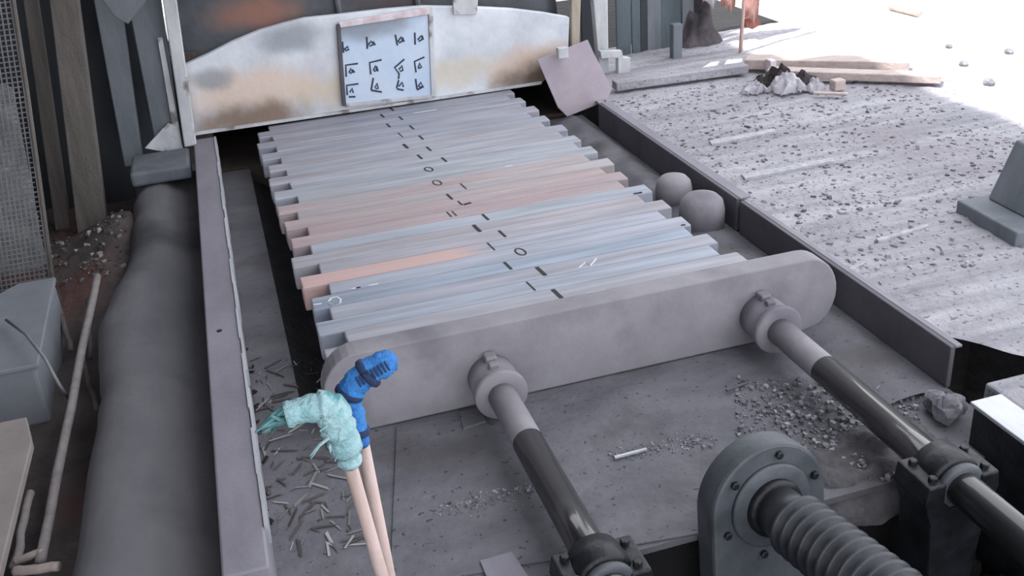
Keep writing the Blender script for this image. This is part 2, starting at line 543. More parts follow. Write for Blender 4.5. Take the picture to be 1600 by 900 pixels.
# ------------------------------------------------------------------ left kerb, rail
b = NB()
def ledge_fn(u, v):
    y = 1.3 + v*4.25
    edge = -0.565 - 0.085/(1+math.exp((y-4.12)*12)) + 0.035*math.exp(-((y-2.95)/0.45)**2) + 0.02*noise.noise((0, y*2.3, 0)) + 0.014*noise.noise((2, y*6, 0))
    prof = [(edge, -0.25), (edge, 0.02), (edge+0.012, 0.07), (edge+0.04, 0.10), (edge+0.075, 0.116), (edge+0.13, 0.120), (edge+0.17, 0.108), (-0.355, 0.078), (-0.31, 0.058), (-0.237, 0.052), (-0.237, -0.25)]
    i = min(int(round(u*10)), 10)
    x, z = prof[i]
    z += 0.006*noise.noise((x*7, y*4, 4)) if z > 0 else 0
    return (x, y, z)
sheet(b, 10, 90, ledge_fn)
tag(build('kerb', b, 'ledge', smooth=True), 'long grimy kerb with a rounded wavy edge, left of the steel rail', 'kerb')
b = NB(); box(b, -0.555, -0.26, 5.2, 5.52, 0.126, 0.20, 0.015)
tag(build('kerb_block', b, 'greypost'), 'grey block on the far end of the kerb, below the sheet posts', 'block')

t = thing('side_rail', 'long flat-topped steel rail along the left side of the billet channel', 'rail', (-0.18, 3.8, 0))
b = NB(); box(b, -0.232, -0.122, 1.97, 5.585, 0.002, 0.214, 0.006)
build('rail_body', b, 'rail', t)
b = NB()
pts = [(-0.116+0.003*math.sin(i*1.7), 2.12+i*0.115, 0.212) for i in range(31)]
for p, q in zip(pts, pts[1:]):
    box(b, min(p[0], q[0])-0.006, max(p[0], q[0])+0.001, p[1], q[1], 0.16, 0.219)
lip = build('lip', b, 'bright', t); lip['label'] = 'bright worn lip along the inner edge'
b = NB(); lathe(b, [(0, 0.009), (0.002, 0.009), (0.003, 0.004)], on_z(343, 517, 0.2145), (0, 0, 1), 12)
build('bolt_hole', b, 'paint', t)

# skids carrying the billets
for k, (x, lab) in enumerate(((0.45, 'left'), (1.3, 'right'))):
    b = NB(); box(b, x-0.04, x+0.04, 2.94, 5.64, -0.20, 0.120, 0.004)
    tag(build('skid_bar', b, 'plate'), 'steel skid bar carrying the row of billets, nearer its %s ends' % lab, 'skid', 'skid bars under the billets')

# ------------------------------------------------------------------ billets
ORD = ['first', 'second', 'third', 'fourth', 'fifth', 'sixth', 'seventh', 'eighth', 'ninth', 'tenth', 'eleventh', 'twelfth', 'thirteenth', 'fourteenth',
       'fifteenth', 'sixteenth', 'seventeenth', 'eighteenth', 'nineteenth', 'twentieth', 'twenty-first', 'twenty-second', 'twenty-third', 'twenty-fourth',
       'twenty-fifth', 'twenty-sixth', 'twenty-seventh', 'twenty-eighth']
BL = {  # colour, rust
    0: ((148, 150, 158), .10, 'grey'), 1: ((150, 150, 160), .12, 'dull grey'), 2: ((140, 152, 168), .05, 'blue-grey'), 3: ((142, 146, 160), .22, 'grey'),
    4: ((132, 150, 172), .05, 'blue-grey'), 5: ((150, 156, 172), .10, 'pale blue-grey'), 6: ((150, 156, 172), .80, 'salmon pink on its left half'), 7: ((150, 148, 158), .22, 'brownish grey'),
    8: ((150, 148, 156), .30, 'brownish grey'), 9: ((150, 160, 174), .14, 'pale blue-grey'), 10: ((156, 142, 148), .45, 'pinkish brown'), 11: ((158, 140, 146), .42, 'reddish'),
    12: ((160, 150, 152), .40, 'rusty pink'), 13: ((160, 154, 158), .36, 'pinkish grey'), 14: ((164, 152, 156), .42, 'rust-tinged'), 15: ((156, 162, 170), .15, 'cool grey'),
    16: ((158, 166, 176), .12, 'pale grey'), 17: ((160, 164, 176), .10, 'pale grey'), 18: ((158, 158, 168), .16, 'grey'), 19: ((154, 158, 170), .12, 'grey'),
    20: ((160, 158, 168), .14, 'light grey'), 21: ((148, 152, 164), .1, 'grey'), 22: ((144, 148, 162), .1, 'slate grey'), 23: ((152, 152, 164), .14, 'grey'),
    24: ((140, 144, 158), .1, 'slate grey'), 25: ((148, 150, 162), .1, 'grey'), 26: ((138, 142, 156), .1, 'slate grey'), 27: ((142, 144, 156), .1, 'dark grey')}
BT = 0.22
def by(j):
    return 2.905 + 0.0985*j
MARK = {0: [(850, 485, 't')], 1: [(873, 462, 'b')], 2: [(833, 452, 't')], 3: [(847, 426, 'b')], 4: [(794, 416, 'm')], 5: [(812, 392, 'o')], 6: [(767, 385, 't')],
        7: [(783, 363, 'm')], 8: [(743, 354, 'b')], 9: [(756, 336, 'm')], 10: [(703, 331, 'd')], 11: [(722, 314, 'l')], 12: [(700, 304, 'm')], 13: [(720, 286, 't')],
        14: [(681, 283, 'o')], 15: [], 16: [(668, 262, 'o')], 17: [(692, 247, 'm')], 18: [(655, 244, 'm')], 19: [(668, 230, 'm')], 20: [(632, 226, 'b')], 21: [(655, 211, 'm')],
        22: [(623, 207, 't')], 23: [(641, 196, 'm')], 24: [(606, 195, 'm')], 25: [(625, 183, 'm')], 26: [(598, 182, 'm')], 27: [(613, 172, 'm')]}
jit = random.Random(5)
BOBJ = {}
for j in range(28):
    y = by(j)
    xl = (0.125 if j % 2 == 0 else 0.205) + jit.uniform(-0.012, 0.014) - 0.012*(y-3)
    xr = (1.60 if j % 2 == 0 else 1.66) + jit.uniform(-0.015, 0.015) - 0.034*(y-2.9)
    if j == 6: xl = 0.12
    hw = 0.0485
    t = thing('steel_billet', '%s steel billet from the pusher, %s, %s' % (ORD[j], BL[j][2], 'left end sticking out' if j % 2 == 0 else 'left end set back'),
              'billet', ((xl+xr)/2, y, 0.1215), 'square billets lying in the channel')
    b = NB()
    box(b, xl, xr, y-hw, y+hw, 0.1215, BT, 0.006, 2)
    # sheared ends: push the end corners in and out a little
    for v in b.verts:
        if v.co.x > xr-0.02 or v.co.x < xl+0.02:
            v.co.x += 0.006*noise.noise((v.co.y*40, v.co.z*40, j*3.1))
    o = build('bar', b, 'billet_rust' if j == 6 else 'billet', t)
    c0 = BL[j][0]
    c = lin(tuple(0.6*q+0.4*w_ for q, w_ in zip(c0, (156, 153, 163))))
    o.color = (c[0], c[1], c[2], BL[j][1])
    BOBJ[j] = t
    for (px, py, kind) in MARK[j]:
        p = on_z(px, py, BT)
        p.y = y
        dl = min(0.034, 0.036)
        sk = 0.003   # the strokes lean a little
        def st(dx, l0, l1, wd, bb):
            flat_stroke(bb, [(p.x+dx - sk*(l0)/0.03, y+l0, BT), (p.x+dx - sk*(l1)/0.03, y+l1, BT)], wd, (0, 0, 1))
        b = NB()
        if kind == 't':
            st(0, -0.040, 0.038, 0.0065, b)
        elif kind == 'm':
            st(0, -0.036, 0.036, 0.011, b)
        elif kind == 'b':
            st(0, -0.040, 0.040, 0.015, b)
        elif kind == 'd':
            st(-0.010, -0.03, 0.03, 0.006, b); st(0.012, -0.03, 0.03, 0.006, b)
        elif kind == 'o':
            pts = [(p.x + 0.017*math.cos(a) - sk*0.033*math.sin(a)/0.03, y+0.033*math.sin(a), BT) for a in [k*math.pi/8 for k in range(17)]]
            flat_stroke(b, pts, 0.007, (0, 0, 1))
        elif kind == 'l':
            st(-0.014, -0.02, 0.03, 0.008, b)
            flat_stroke(b, [(p.x-0.005, y-0.022, BT), (p.x+0.03, y-0.012, BT)], 0.016, (0, 0, 1))
        build('paint_mark', b, 'paint', t)['label'] = 'black painted stroke'

def chalk(j, strokes, name, m='chalk', wd=0.006, lab='white chalk writing'):
    """strokes in photo pixels laid on the top of billet j"""
    b = NB()
    for s in strokes:
        pts = [on_z(x, y, BT) for x, y in s]
        for p in pts:
            p.y = max(by(j)-0.040, min(by(j)+0.040, p.y)); p.z = BT
        ok = [pts[0]]
        for p in pts[1:]:
            if (p-ok[-1]).length > 0.004: ok.append(p)
        if len(ok) > 1: flat_stroke(b, ok, wd, (0, 0, 1), 0.0015)
    build(name, b, m, BOBJ[j])['label'] = lab
def c1(L_): return [[(420+x/4, 360+y/4) for x, y in s] for s in L_]
chalk(4, c1([[(372, 445), (390, 424), (425, 416), (450, 432), (446, 455), (400, 466), (372, 464), (415, 470), (455, 482)]]), 'chalk_number')
chalk(4, c1([[(280, 465), (330, 458)]]), 'chalk_dash')
chalk(5, c1([[(562, 402), (590, 396), (600, 410), (578, 418), (600, 428), (575, 442), (542, 436)]]), 'chalk_number')
chalk(5, c1([[(640, 380), (664, 412), (690, 350)]]), 'chalk_letter')
chalk(1, [[(925, 470), (938, 464), (945, 470), (955, 462)]], 'chalk_scribble')
chalk(3, [[(905, 418), (915, 410), (922, 416), (932, 404)]], 'chalk_scribble')
chalk(15, [[(800, 272), (806, 268), (814, 273)]], 'chalk_scribble')
chalk(26, [[(650, 181), (662, 176), (670, 179), (684, 174)]], 'chalk_scribble')
chalk(9, [[(1032, 338), (1040, 331), (1046, 338)]], 'paint_smudge', 'paint', 0.012, 'dark smudge near the right end')
chalk(5, [[(1070, 357), (1078, 364), (1084, 362)]], 'paint_smudge', 'paint', 0.010, 'dark smudge near the right end')
chalk(10, [[(988, 304), (996, 311)]], 'paint_smudge', 'paint', 0.008, 'dark smudge near the right end')

# ------------------------------------------------------------------ pusher
PY0, PY1 = 2.762, 2.852
t = thing('pusher_bar', 'long dusty steel pusher bar with rounded ends pressing on the nearest billet', 'pusher', (1.0, 2.8, 0.0))
poly = []
xl, xr, zt, zb_ = 0.10, 1.905, 0.285, 0.004
rz = (zt-zb_)/2; zc = (zt+zb_)/2
for k in range(17):
    a = math.pi/2 - math.pi*k/16
    poly.append((xr-rz*0.86+rz*0.86*math.cos(a), PY0, zc+rz*math.sin(a)))
for k in range(17):
    a = -math.pi/2 - math.pi*k/16
    poly.append((xl+rz*0.86+rz*0.86*math.cos(a), PY0, zc+rz*math.sin(a)))
b = NB(); prism(b, poly, (0, PY1-PY0, 0), 0.006)
build('plate', b, 'dusty', t)

def rod(x, z, lab, yend):
    t = thing('pusher_rod', lab, 'rod', (x, 2.3, z), 'pusher rods')
    b = NB(); lathe(b, [(0, 0.078), (0.06, 0.078), (0.072, 0.074), (0.11, 0.074)], (x, PY0-0.002, z), (0, -1, 0), 36)
    build('socket', b, 'dusty', t, True)
    b = NB(); lathe(b, [(0, 0.05), (0.0, 0.082), (0.004, 0.086), (0.020, 0.086), (0.026, 0.082), (0.026, 0.05)], (x, PY0-0.108, z), (0, -1, 0), 36)
    build('ring', b, 'dusty', t, True)
    b = NB(); box(b, x-0.022, x+0.016, PY0-0.05, PY0-0.004, z+0.070, z+0.094, 0.006); box(b, x-0.02, x+0.012, PY0-0.085, PY0-0.058, z+0.068, z+0.088, 0.005)
    build('weld_lug', b, 'dusty', t)
    b = NB(); lathe(b, [(0, 0.046), (0.27, 0.046), (0.275, 0.044)], (x, PY0-0.13, z), (0, -1, 0), 32)
    build('dusty_sleeve', b, 'dusty', t, True)['label'] = 'dust-covered end of the rod'
    b = NB(); lathe(b, [(0, 0.047), (2.36-yend, 0.047)], (x, 2.36, z), (0, -1, 0), 32)
    build('shaft', b, 'rod', t, True)['label'] = 'dark oily shaft'
    return t
rod(0.635, 0.105, 'left dark oily pusher rod, running from the pusher bar to the bottom edge', 1.3)
rod(1.605, 0.115, 'right dark oily pusher rod, running from the pusher bar to the right edge', 1.0)

def gland(x, z, y, lab):
    t = thing('rod_guide', lab, 'bearing', (x, y, -0.3), 'guide blocks around the pusher rods')
    b = NB()
    pl = [Vector((x+sx, y-0.085, z+sz)) for sx, sz in ((-0.052, 0.03), (-0.105, 0.03), (-0.112, -0.02), (-0.085, -0.10), (-0.06, -0.42), (0.06, -0.42), (0.085, -0.10), (0.112, -0.02), (0.105, 0.03), (0.052, 0.03), (0.052, -0.03), (0.03, -0.052), (-0.03, -0.052), (-0.052, -0.03))]
    prism(b, pl, (0, 0.135, 0), 0.006)
    blk = build('block', b, 'grease', t)
    b = NB(); lathe(b, [(0, 0.049), (0.0, 0.070), (0.05, 0.076), (0.085, 0.076), (0.095, 0.070), (0.095, 0.049)], (x, y+0.04, z), (0, -1, 0), 32)
    build('bush', b, 'grease', t, True)
    b = NB()
    lathe(b, [(0, 0.0495), (0.0, 0.064), (0.012, 0.068), (0.022, 0.064), (0.022, 0.0495)], (x, y-0.058, z), (0, -1, 0), 32)
    build('seal_ring', b, 'flange', t, True)['label'] = 'scuffed metal ring round the rod'
    for (dx, dy) in ((-0.078, 0.02), (0.078, 0.02), (-0.078, -0.06), (0.078, -0.06)):
        b = NB(); lathe(b, [(0, 0.012), (0.012, 0.012), (0.014, 0.009)], (x+dx, y+dy, z+0.03), (0, 0, 1), 6)
        build('bolt', b, 'grease', blk)
    return t
gland(0.635, 0.105, 1.80, 'greasy black guide block around the left pusher rod, at the bottom edge')
gland(1.605, 0.115, 1.80, 'greasy black guide block around the right pusher rod')

# ------------------------------------------------------------------ drive flange with bellows
fc = Vector((1.135, 1.86, 0.10))
fd = Vector((0.10, -1.0, 0.12)).normalized()
t = thing('bellows_ram', 'round flanged drum with a ribbed grey bellows hose, between the two rods', 'machine', (fc.x, fc.y, -0.3))
fu = fd.cross(Vector((0, 0, 1))).normalized()
fv = fu.cross(fd).normalized()
if fv.z < 0: fv = -fv
pl = [fc + fu*(0.172*math.cos(math.pi*k/60)) + fv*(0.172*math.sin(math.pi*k/60)) for k in range(61)]
pl += [fc - fu*0.18 - fv*0.40, fc + fu*0.18 - fv*0.40]
b = NB(); prism(b, pl, -fd*0.085, 0.010)
build('end_plate', b, 'flange', t)
b = NB(); lathe(b, [(0, 0.118), (0.008, 0.118), (0.012, 0.112), (0.014, 0.06)], fc+fd*0.0, fd, 48)
build('flange', b, 'flange', t, True)
for k in range(6):
    a = 2*math.pi*(k+0.5)/6 + 0.2
    b = NB(); lathe(b, [(0, 0.011), (0.010, 0.011), (0.012, 0.008)], fc+fd*0.001+fu*math.cos(a)*0.142+fv*math.sin(a)*0.142, fd, 6)
    build('bolt', b, 'grease', t)
b = NB(); lathe(b, [(0, 0.080), (0.016, 0.080), (0.022, 0.07)], fc+fd*0.012, fd, 40)
build('collar', b, 'grease', t, True)
prof = [(0.02, 0.066), (0.10, 0.066)]
for k in range(16):
    z0 = 0.10 + k*0.034
    prof += [(z0+0.007, 0.060), (z0+0.012, 0.078), (z0+0.018, 0.085), (z0+0.024, 0.078), (z0+0.029, 0.060), (z0+0.034, 0.059)]
b = NB(); lathe(b, prof, fc, fd, 40)
build('bellows', b, 'rubber', t, True)

# ------------------------------------------------------------------ right side plates
for (y0, y1, lab) in ((3.66, 5.30, 'far dark steel side plate along the right of the channel, by the leaning sheet'), (2.27, 3.63, 'near dark steel side plate along the right of the channel, past the pusher end')):
    t = thing('side_plate', lab, 'plate', (2.0, (y0+y1)/2, 0), 'side plates along the deck edge')
    b = NB(); box(b, 1.992, 2.010, y0, y1, 0.002, 0.150, 0.003)
    build('web', b, 'plate', t)
    b = NB(); box(b, 2.0105, 2.062 if y0 > 3 else 2.034, y0, y1, 0.142, 0.151, 0.002)
    build('top_flange', b, 'rail', t)['label'] = 'pale dusty top edge'
# rounded guide pieces standing between billets and plate
for (px, py, r, h, lab) in ((1048, 262, 0.085, 0.155, 'far'), (1092, 308, 0.10, 0.165, 'near')):
    p = on_x(px, py, 1.86)
    b = NB(); lathe(b, [(0, r*0.98), (h*0.55, r), (h*0.8, r*0.9), (h*0.93, r*0.68), (h, r*0.3)], (1.875, p.y, 0.002), (0, 0, 1), 36)
    tag(build('guide_roller', b, 'dusty', smooth=True), 'dusty round-topped guide post beside the right side plate, the %s one of two' % lab, 'guide', 'guide posts right of the billets')
# long dust ridge along the plate foot
b = NB()
def ridge(u, v):
    y = 2.25 + v*3.2
    x = 1.745 + u*0.235
    wv = math.sin(math.pi*u)
    far = 1 if y > 3.9 else 0.45
    return (x + 0.03*noise.noise((0, y*3, 2)), y, 0.001 + wv*far*(0.045+0.03*noise.noise((x*8, y*5, 0))))
sheet(b, 14, 120, ridge)
tag(build('dust_bank', b, 'floor', smooth=True), 'low bank of grey scale dust at the foot of the right side plates', 'dust', kind='stuff')

# leaning mauve sheet
def P(l, y): return [on_y(a, c, y) for a, c in l]
t = thing('leaning_sheet', 'mauve-grey steel sheet leaning at the right end of the arch', 'sheet', on_y(900, 150, 5.42))
outl = [(843, 96), (868, 87), (871, 92), (884, 88), (884, 80), (923, 65), (930, 82), (944, 112), (957, 140), (948, 158), (886, 182), (872, 168)]
poly = [on_y(a, c, 5.42) for a, c in outl]
for p in poly:
    p.y += (p.z-0.1)*0.12
b = NB(); prism(b, poly, (0, 0.012, 0.0), 0.002)
build('plate', b, 'mauve', t)
b = NB(); p = on_y(880, 83, 5.40); box(b, p.x-0.03, p.x+0.03, p.y-0.005, p.y+0.035, p.z-0.03, p.z+0.03, 0.004)
build('clip', b, 'palepost', t)

# ------------------------------------------------------------------ furnace
AY = 5.6
arch_px = [(303, 211), (845, 131), (868, 112), (888, 92), (890, 27), (850, 20), (800, 14), (740, 11), (662, 10), (600, 15), (525, 24), (475, 29), (440, 38), (405, 48), (362, 66), (325, 85), (281, 105)]
t = thing('furnace_arch', 'wide whitewashed steel arch plate over the furnace mouth, scorched brown at the lower corners', 'arch', (0.85, AY, 0.23))
b = NB(); prism(b, [on_y(a, c, AY) for a, c in arch_px], (0, 0.05, 0), 0.006)
build('arch_plate', b, 'arch', t)
b = NB(); pl = [on_y(a, c, AY-0.002) for a, c in ((303, 211), (845, 131), (846, 127), (303, 206))]; prism(b, pl, (0, -0.012, 0), 0.0)
build('bottom_lip', b, 'palepost', t)
b = NB(); pl = [on_y(a, c, AY-0.004) for a, c in ((706, -6), (746, -6), (744, 22), (708, 22))]; prism(b, pl, (0, -0.02, 0), 0.003)
build('hanger_tab', b, 'palepost', t)

t = thing('tally_board', 'pale blue board with three rows of handwritten marks on the arch plate', 'board', on_y(600, 100, AY-0.02))
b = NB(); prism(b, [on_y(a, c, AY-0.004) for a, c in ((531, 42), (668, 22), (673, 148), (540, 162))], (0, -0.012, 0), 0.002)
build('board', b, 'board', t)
b = NB(); prism(b, [on_y(a, c, AY-0.004) for a, c in ((525, 38), (531, 38), (540, 164), (534, 164))], (0, -0.026, 0), 0.002)  # dark strip stands in for the shadow along the board's left edge
build('left_shadow_strip', b, 'plate', t)['label'] = 'dark upright strip standing for the shadow at the left edge'
b = NB(); prism(b, [on_y(a, c, AY-0.004) for a, c in ((528, 34), (668, 11), (669, 21), (531, 42))], (0, -0.03, 0), 0.003)
build('top_strip', b, 'pinkstrip', t)['label'] = 'pinkish flaking strip along the top'
b = NB(); prism(b, [on_y(a, c, AY-0.004) for a, c in ((668, 11), (675, 11), (681, 149), (673, 150))], (0, -0.02, 0), 0.002)
build('right_strip', b, 'palepost', t)
b = NB(); prism(b, [on_y(a, c, AY-0.004) for a, c in ((540, 160), (673, 147), (673, 152), (540, 166))], (0, -0.02, 0), 0.002)
build('bottom_strip', b, 'palepost', t)
MK = [
 [[(90, 270), (100, 375)], [(105, 345), (140, 315), (150, 345), (115, 355)]],
 [[(318, 225), (324, 338)], [(332, 300), (360, 265), (378, 300), (345, 312)], [(375, 268), (398, 302)]],
 [[(586, 205), (606, 306)], [(610, 272), (640, 225), (652, 265), (620, 282)], [(650, 228), (668, 272)]],
 [[(768, 185), (772, 298)], [(795, 252), (830, 215), (838, 250), (805, 266)], [(835, 212), (848, 252)]],
 [[(235, 475), (122, 490), (126, 600)], [(152, 562), (170, 520), (184, 558), (160, 568)], [(182, 532), (205, 560)]],
 [[(458, 440), (345, 466), (356, 578)], [(380, 542), (400, 495), (410, 540), (385, 548)], [(408, 500), (424, 548)]],
 [[(670, 435), (580, 512), (622, 572), (616, 620)], [(618, 532), (650, 495), (656, 540), (628, 548)]],
 [[(858, 415), (765, 456), (780, 558)], [(800, 520), (815, 470), (832, 510), (805, 522)]],
 [[(240, 665), (130, 680), (136, 772)], [(160, 745), (180, 708), (192, 750)], [(150, 788), (212, 786)]],
 [[(380, 610), (360, 722)], [(395, 702), (415, 660), (426, 710), (400, 712)], [(360, 726), (460, 742)]],
 [[(618, 630), (598, 705)], [(618, 690), (650, 650), (662, 695)], [(600, 712), (664, 726)]],
 [[(776, 620), (790, 716)], [(800, 692), (825, 650), (842, 690), (810, 696)], [(790, 722), (852, 690)]]]
for s in MK:
    b = NB()
    for st_ in s:
        flat_stroke(b, [on_y(520+x/6, 20+y/6, AY-0.0162) for x, y in st_], 0.0095, (0, -1, 0), 0.002)
    build('handwritten_mark', b, 'ink', t)

# furnace body with its dark mouth
t = thing('furnace', 'dark brick furnace body behind the arch plate', 'furnace', (0.85, 6.8, 0))
b = NB(); box(b, -0.27, -0.13, 5.66, 8.4, -0.3, 0.66); box(b, 1.90, 1.98, 5.70, 8.4, -0.3, 0.50); box(b, -0.27, 2.1, 8.3, 8.4, -0.3, 0.6)
box(b, -0.13, 1.99, 5.66, 8.3, -0.3, -0.002)
build('brick_walls', b, 'brick', t)
b = NB(); box(b, -0.26, 2.0, 5.70, 8.4, 0.40, 0.50)
build('brick_crown', b, 'brick', t)
b = NB()
def hood_fn(u, v):
    x = -0.235 + u*2.15
    a = v*1.25
    return (x, 5.71 + 1.6*(1-math.cos(a)), 0.50 + 1.3*math.sin(a)*(1-0.10*(2*u-0.9)**2))
sheet(b, 30, 14, hood_fn)
bmesh.ops.solidify(b, geom=b.faces[:], thickness=0.012)
build('hood', b, 'hood', t, True)['label'] = 'grey curved hood sheet with a copper-coloured patch'
for x in (0.66, 1.10):
    b = NB(); tube(b, [(x, 5.70+1.6*(1-math.cos(a))-0.012, 0.50+1.3*math.sin(a)) for a in [0.1+0.1*k for k in range(9)]], 0.018, 8)
    build('hood_rib', b, 'plate', t)

# ------------------------------------------------------------------ left posts and sheets at the furnace side
def upright(name, px_top, px_bot, y, depth, m, label, cat, bev=0.006, z0=None, ztop=2.4, group=None, parent=None):
    """px_top / px_bot: left and right pixel at the frame top / at a lower row, on plane y"""
    (xa, xb, r0), (xc, xd, r1) = px_top, px_bot
    A, B_ = on_y(xa, r0, y), on_y(xb, r0, y)
    D, E_ = on_y(xc, r1, y), on_y(xd, r1, y)
    zb0 = z0 if z0 is not None else min(D.z, E_.z)
    def ext(p, q, z):
        k = (z-q.z)/(p.z-q.z)
        return Vector((q.x+(p.x-q.x)*k, y, z))
    poly = [ext(A, D, zb0), ext(B_, E_, zb0), ext(B_, E_, ztop), ext(A, D, ztop)]
    b = NB(); prism(b, poly, (0, depth, 0), bev)
    o = build(name, b, m, parent)
    if label: tag(o, label, cat, group)
    return o
upright('steel_post', (254, 276, 0), (283, 303, 195), 5.50, 0.05, 'palepost', 'pale steel post at the left edge of the arch plate', 'post', z0=0.205)
upright('metal_sheet', (199, 252, 0), (245, 285, 235), 5.56, 0.03, 'greypost', 'wide grey sheet panel left of the pale post', 'panel', z0=0.125)
upright('steel_post', (146, 188, 0), (196, 226, 268), 5.60, 0.09, 'greypost', 'grey flat post beside the wide sheet panel, over the kerb end', 'post', z0=0.12)
upright('timber_post', (77, 122, 0), (118, 166, 340), 5.30, 0.10, 'brownpost', 'weathered brown timber post standing in the soil', 'post', z0=-0.12)
upright('timber_post', (36, 58, 0), (82, 106, 330), 5.45, 0.08, 'brownpost', 'thinner weathered post behind the wire mesh edge', 'post', z0=-0.12)
upright('steel_post', (246, 254, 60), (268, 278, 190), 5.54, 0.012, 'palepost', 'narrow bright strip beside the pale post', 'strip', 0.002, z0=0.205, ztop=0.78)
b = NB(); prism(b, P([(226, 232), (262, 192), (276, 198), (290, 244)], 5.53), (0, 0.02, 0), 0.004)
tag(build('foot_plate', b, 'palepost'), 'bright scrap plate leaning at the foot of the grey sheet panel', 'plate')
b = NB(); prism(b, P([(140, -30), (244, -30), (226, 4), (200, 38), (178, 26)], 5.2), (0, 0.02, 0), 0.004)
tag(build('hanging_plate', b, 'greypost'), 'grey pointed plate hanging above the grey posts', 'plate')
b = NB(); box(b, -3.2, -0.28, 5.75, 5.80, -0.14, 2.4)
structure(build('wall_side', b, 'darkwall'))

# wire mesh panel on the left
t = thing('wire_mesh_panel', 'grey woven wire mesh panel at the left edge, standing in rubble', 'mesh', (-1.2, 4.75, -0.1))
b = NB()
mx0, mx1, mz0, mz1, my = -1.75, -0.955, -0.12, 1.3, 4.78
def mesh_x(x, z): return x + 0.13*z
for k in range(39):
    x = mx0 + (mx1-mx0)*k/38
    tube(b, [(mesh_x(x, zz), my+0.05*math.sin(2*zz), zz) for zz in (mz0, 0.3, 0.8, mz1)], 0.0035, 5)
for k in range(64):
    z = mz0 + (mz1-mz0)*k/63
    tube(b, [(mesh_x(mx0, z), my+0.05*math.sin(2*z), z), (mesh_x(mx1-0.01*math.sin(k), z), my+0.05*math.sin(2*z), z)], 0.0035, 5)
build('mesh', b, 'wire', t)
b = NB(); tube(b, [(mesh_x(mx1+0.012, zz), my+0.05*math.sin(2*zz), zz) for zz in (mz0, 0.3, 0.8, mz1)], 0.010, 8)
build('edge_bar', b, 'brownpost', t)
# rubble heap behind the mesh
b = NB()
sheet(b, 30, 30, lambda u, v: (-2.2+u*1.2, 4.95+v*0.45, -0.12 + 1.2*v*(1-0.35*u) + 0.05*noise.noise((u*9, v*9, 0))))
tag(build('ash_heap', b, 'ash', smooth=True), 'grey ash heap piled behind the wire mesh panel', 'heap', kind='stuff')

# ------------------------------------------------------------------ left clutter
t = thing('grey_case', 'grey painted steel case on the ground at the left edge', 'case', (-0.95, 3.9, -0.12))
b = NB(); box(b, -1.34, -0.85, 3.52, 4.26, -0.16, 0.075, 0.012)
build('body', b, 'greybox', t)
b = NB(); prism(b, [Vector(q) for q in ((-1.34, 3.50, 0.078), (-0.83, 3.50, 0.078), (-0.845, 4.28, 0.078), (-0.99, 4.28, 0.078), (-1.34, 3.9, 0.078))], (0, 0, 0.02), 0.005)
build('lid', b, 'greybox', t)
b = NB(); prism(b, [Vector(q) for q in ((-1.3, 3.13, 0.07), (-0.825, 3.13, 0.07), (-0.79, 2.97, 0.07), (-0.80, 2.2, 0.07), (-1.3, 2.2, 0.07))], (0, 0, 0.03), 0.004)
bb_ = b
b = NB(); box(b, -1.3, -0.98, 2.2, 3.0, -0.2, 0.068, 0.01)  # near-black crate added to stand for the shade under the board
tag(build('shade_crate', b, 'pit'), 'dark crate added for the shade under the beige board at the left edge', 'crate')
b = bb_
tag(build('beige_board', b, 'beige'), 'beige board with a cut corner at the left edge, nearer than the grey case', 'board')
def pole(pa, za, pb, zb2, r, m, label, name='stick', n=9):
    A, B_ = on_z(pa[0], pa[1], za), on_z(pb[0], pb[1], zb2)
    b = NB()
    pts = []
    for k in range(n+1):
        p = A.lerp(B_, k/n)
        p += Vector((0.008*noise.noise((k*.5, A.x*9, 0)), 0.008*noise.noise((k*.5, 5, A.y*9)), 0))
        pts.append(p)
    tube(b, pts, [r*(1.0+0.1*noise.noise((k, 1, A.x))) for k in range(n+1)], 10)
    return tag(build(name, b, m, smooth=True), label, 'stick')
pole((152, 432), 0.06, (62, 880), -0.05, 0.016, 'stick', 'long grey stick lying against the soil bank beside the kerb')
pole((46, 770), -0.04, (24, 884), -0.08, 0.013, 'stick', 'short grey stick left of the long one')
pole((20, 893), -0.05, (94, 884), -0.03, 0.014, 'plank', 'pale stick across the bottom left corner')
pole((22, 878), -0.06, (70, 862), -0.04, 0.012, 'plank', 'pale bent stick behind the bottom left stick')
pole((96, 494), -0.05, (112, 548), -0.09, 0.011, 'brownpost', 'thin short stick in the dark gap by the grey case')
pole((130, 560), -0.07, (152, 640), -0.10, 0.010, 'brownpost', 'thin twig in the dark gap near the kerb')
pole((138, 470), -0.03, (142, 560), -0.10, 0.009, 'brownpost', 'thin dark twig beside the long stick')
b = NB()
tube(b, [on_z(a, c, z) for a, c, z in ((10, 500, 0.13), (40, 522, 0.15), (70, 560, 0.14), (92, 600, 0.06), (108, 625, -0.05))], 0.006, 8)
tag(build('wire', b, 'wire', smooth=True), 'bent grey wire curving over the grey case', 'wire')

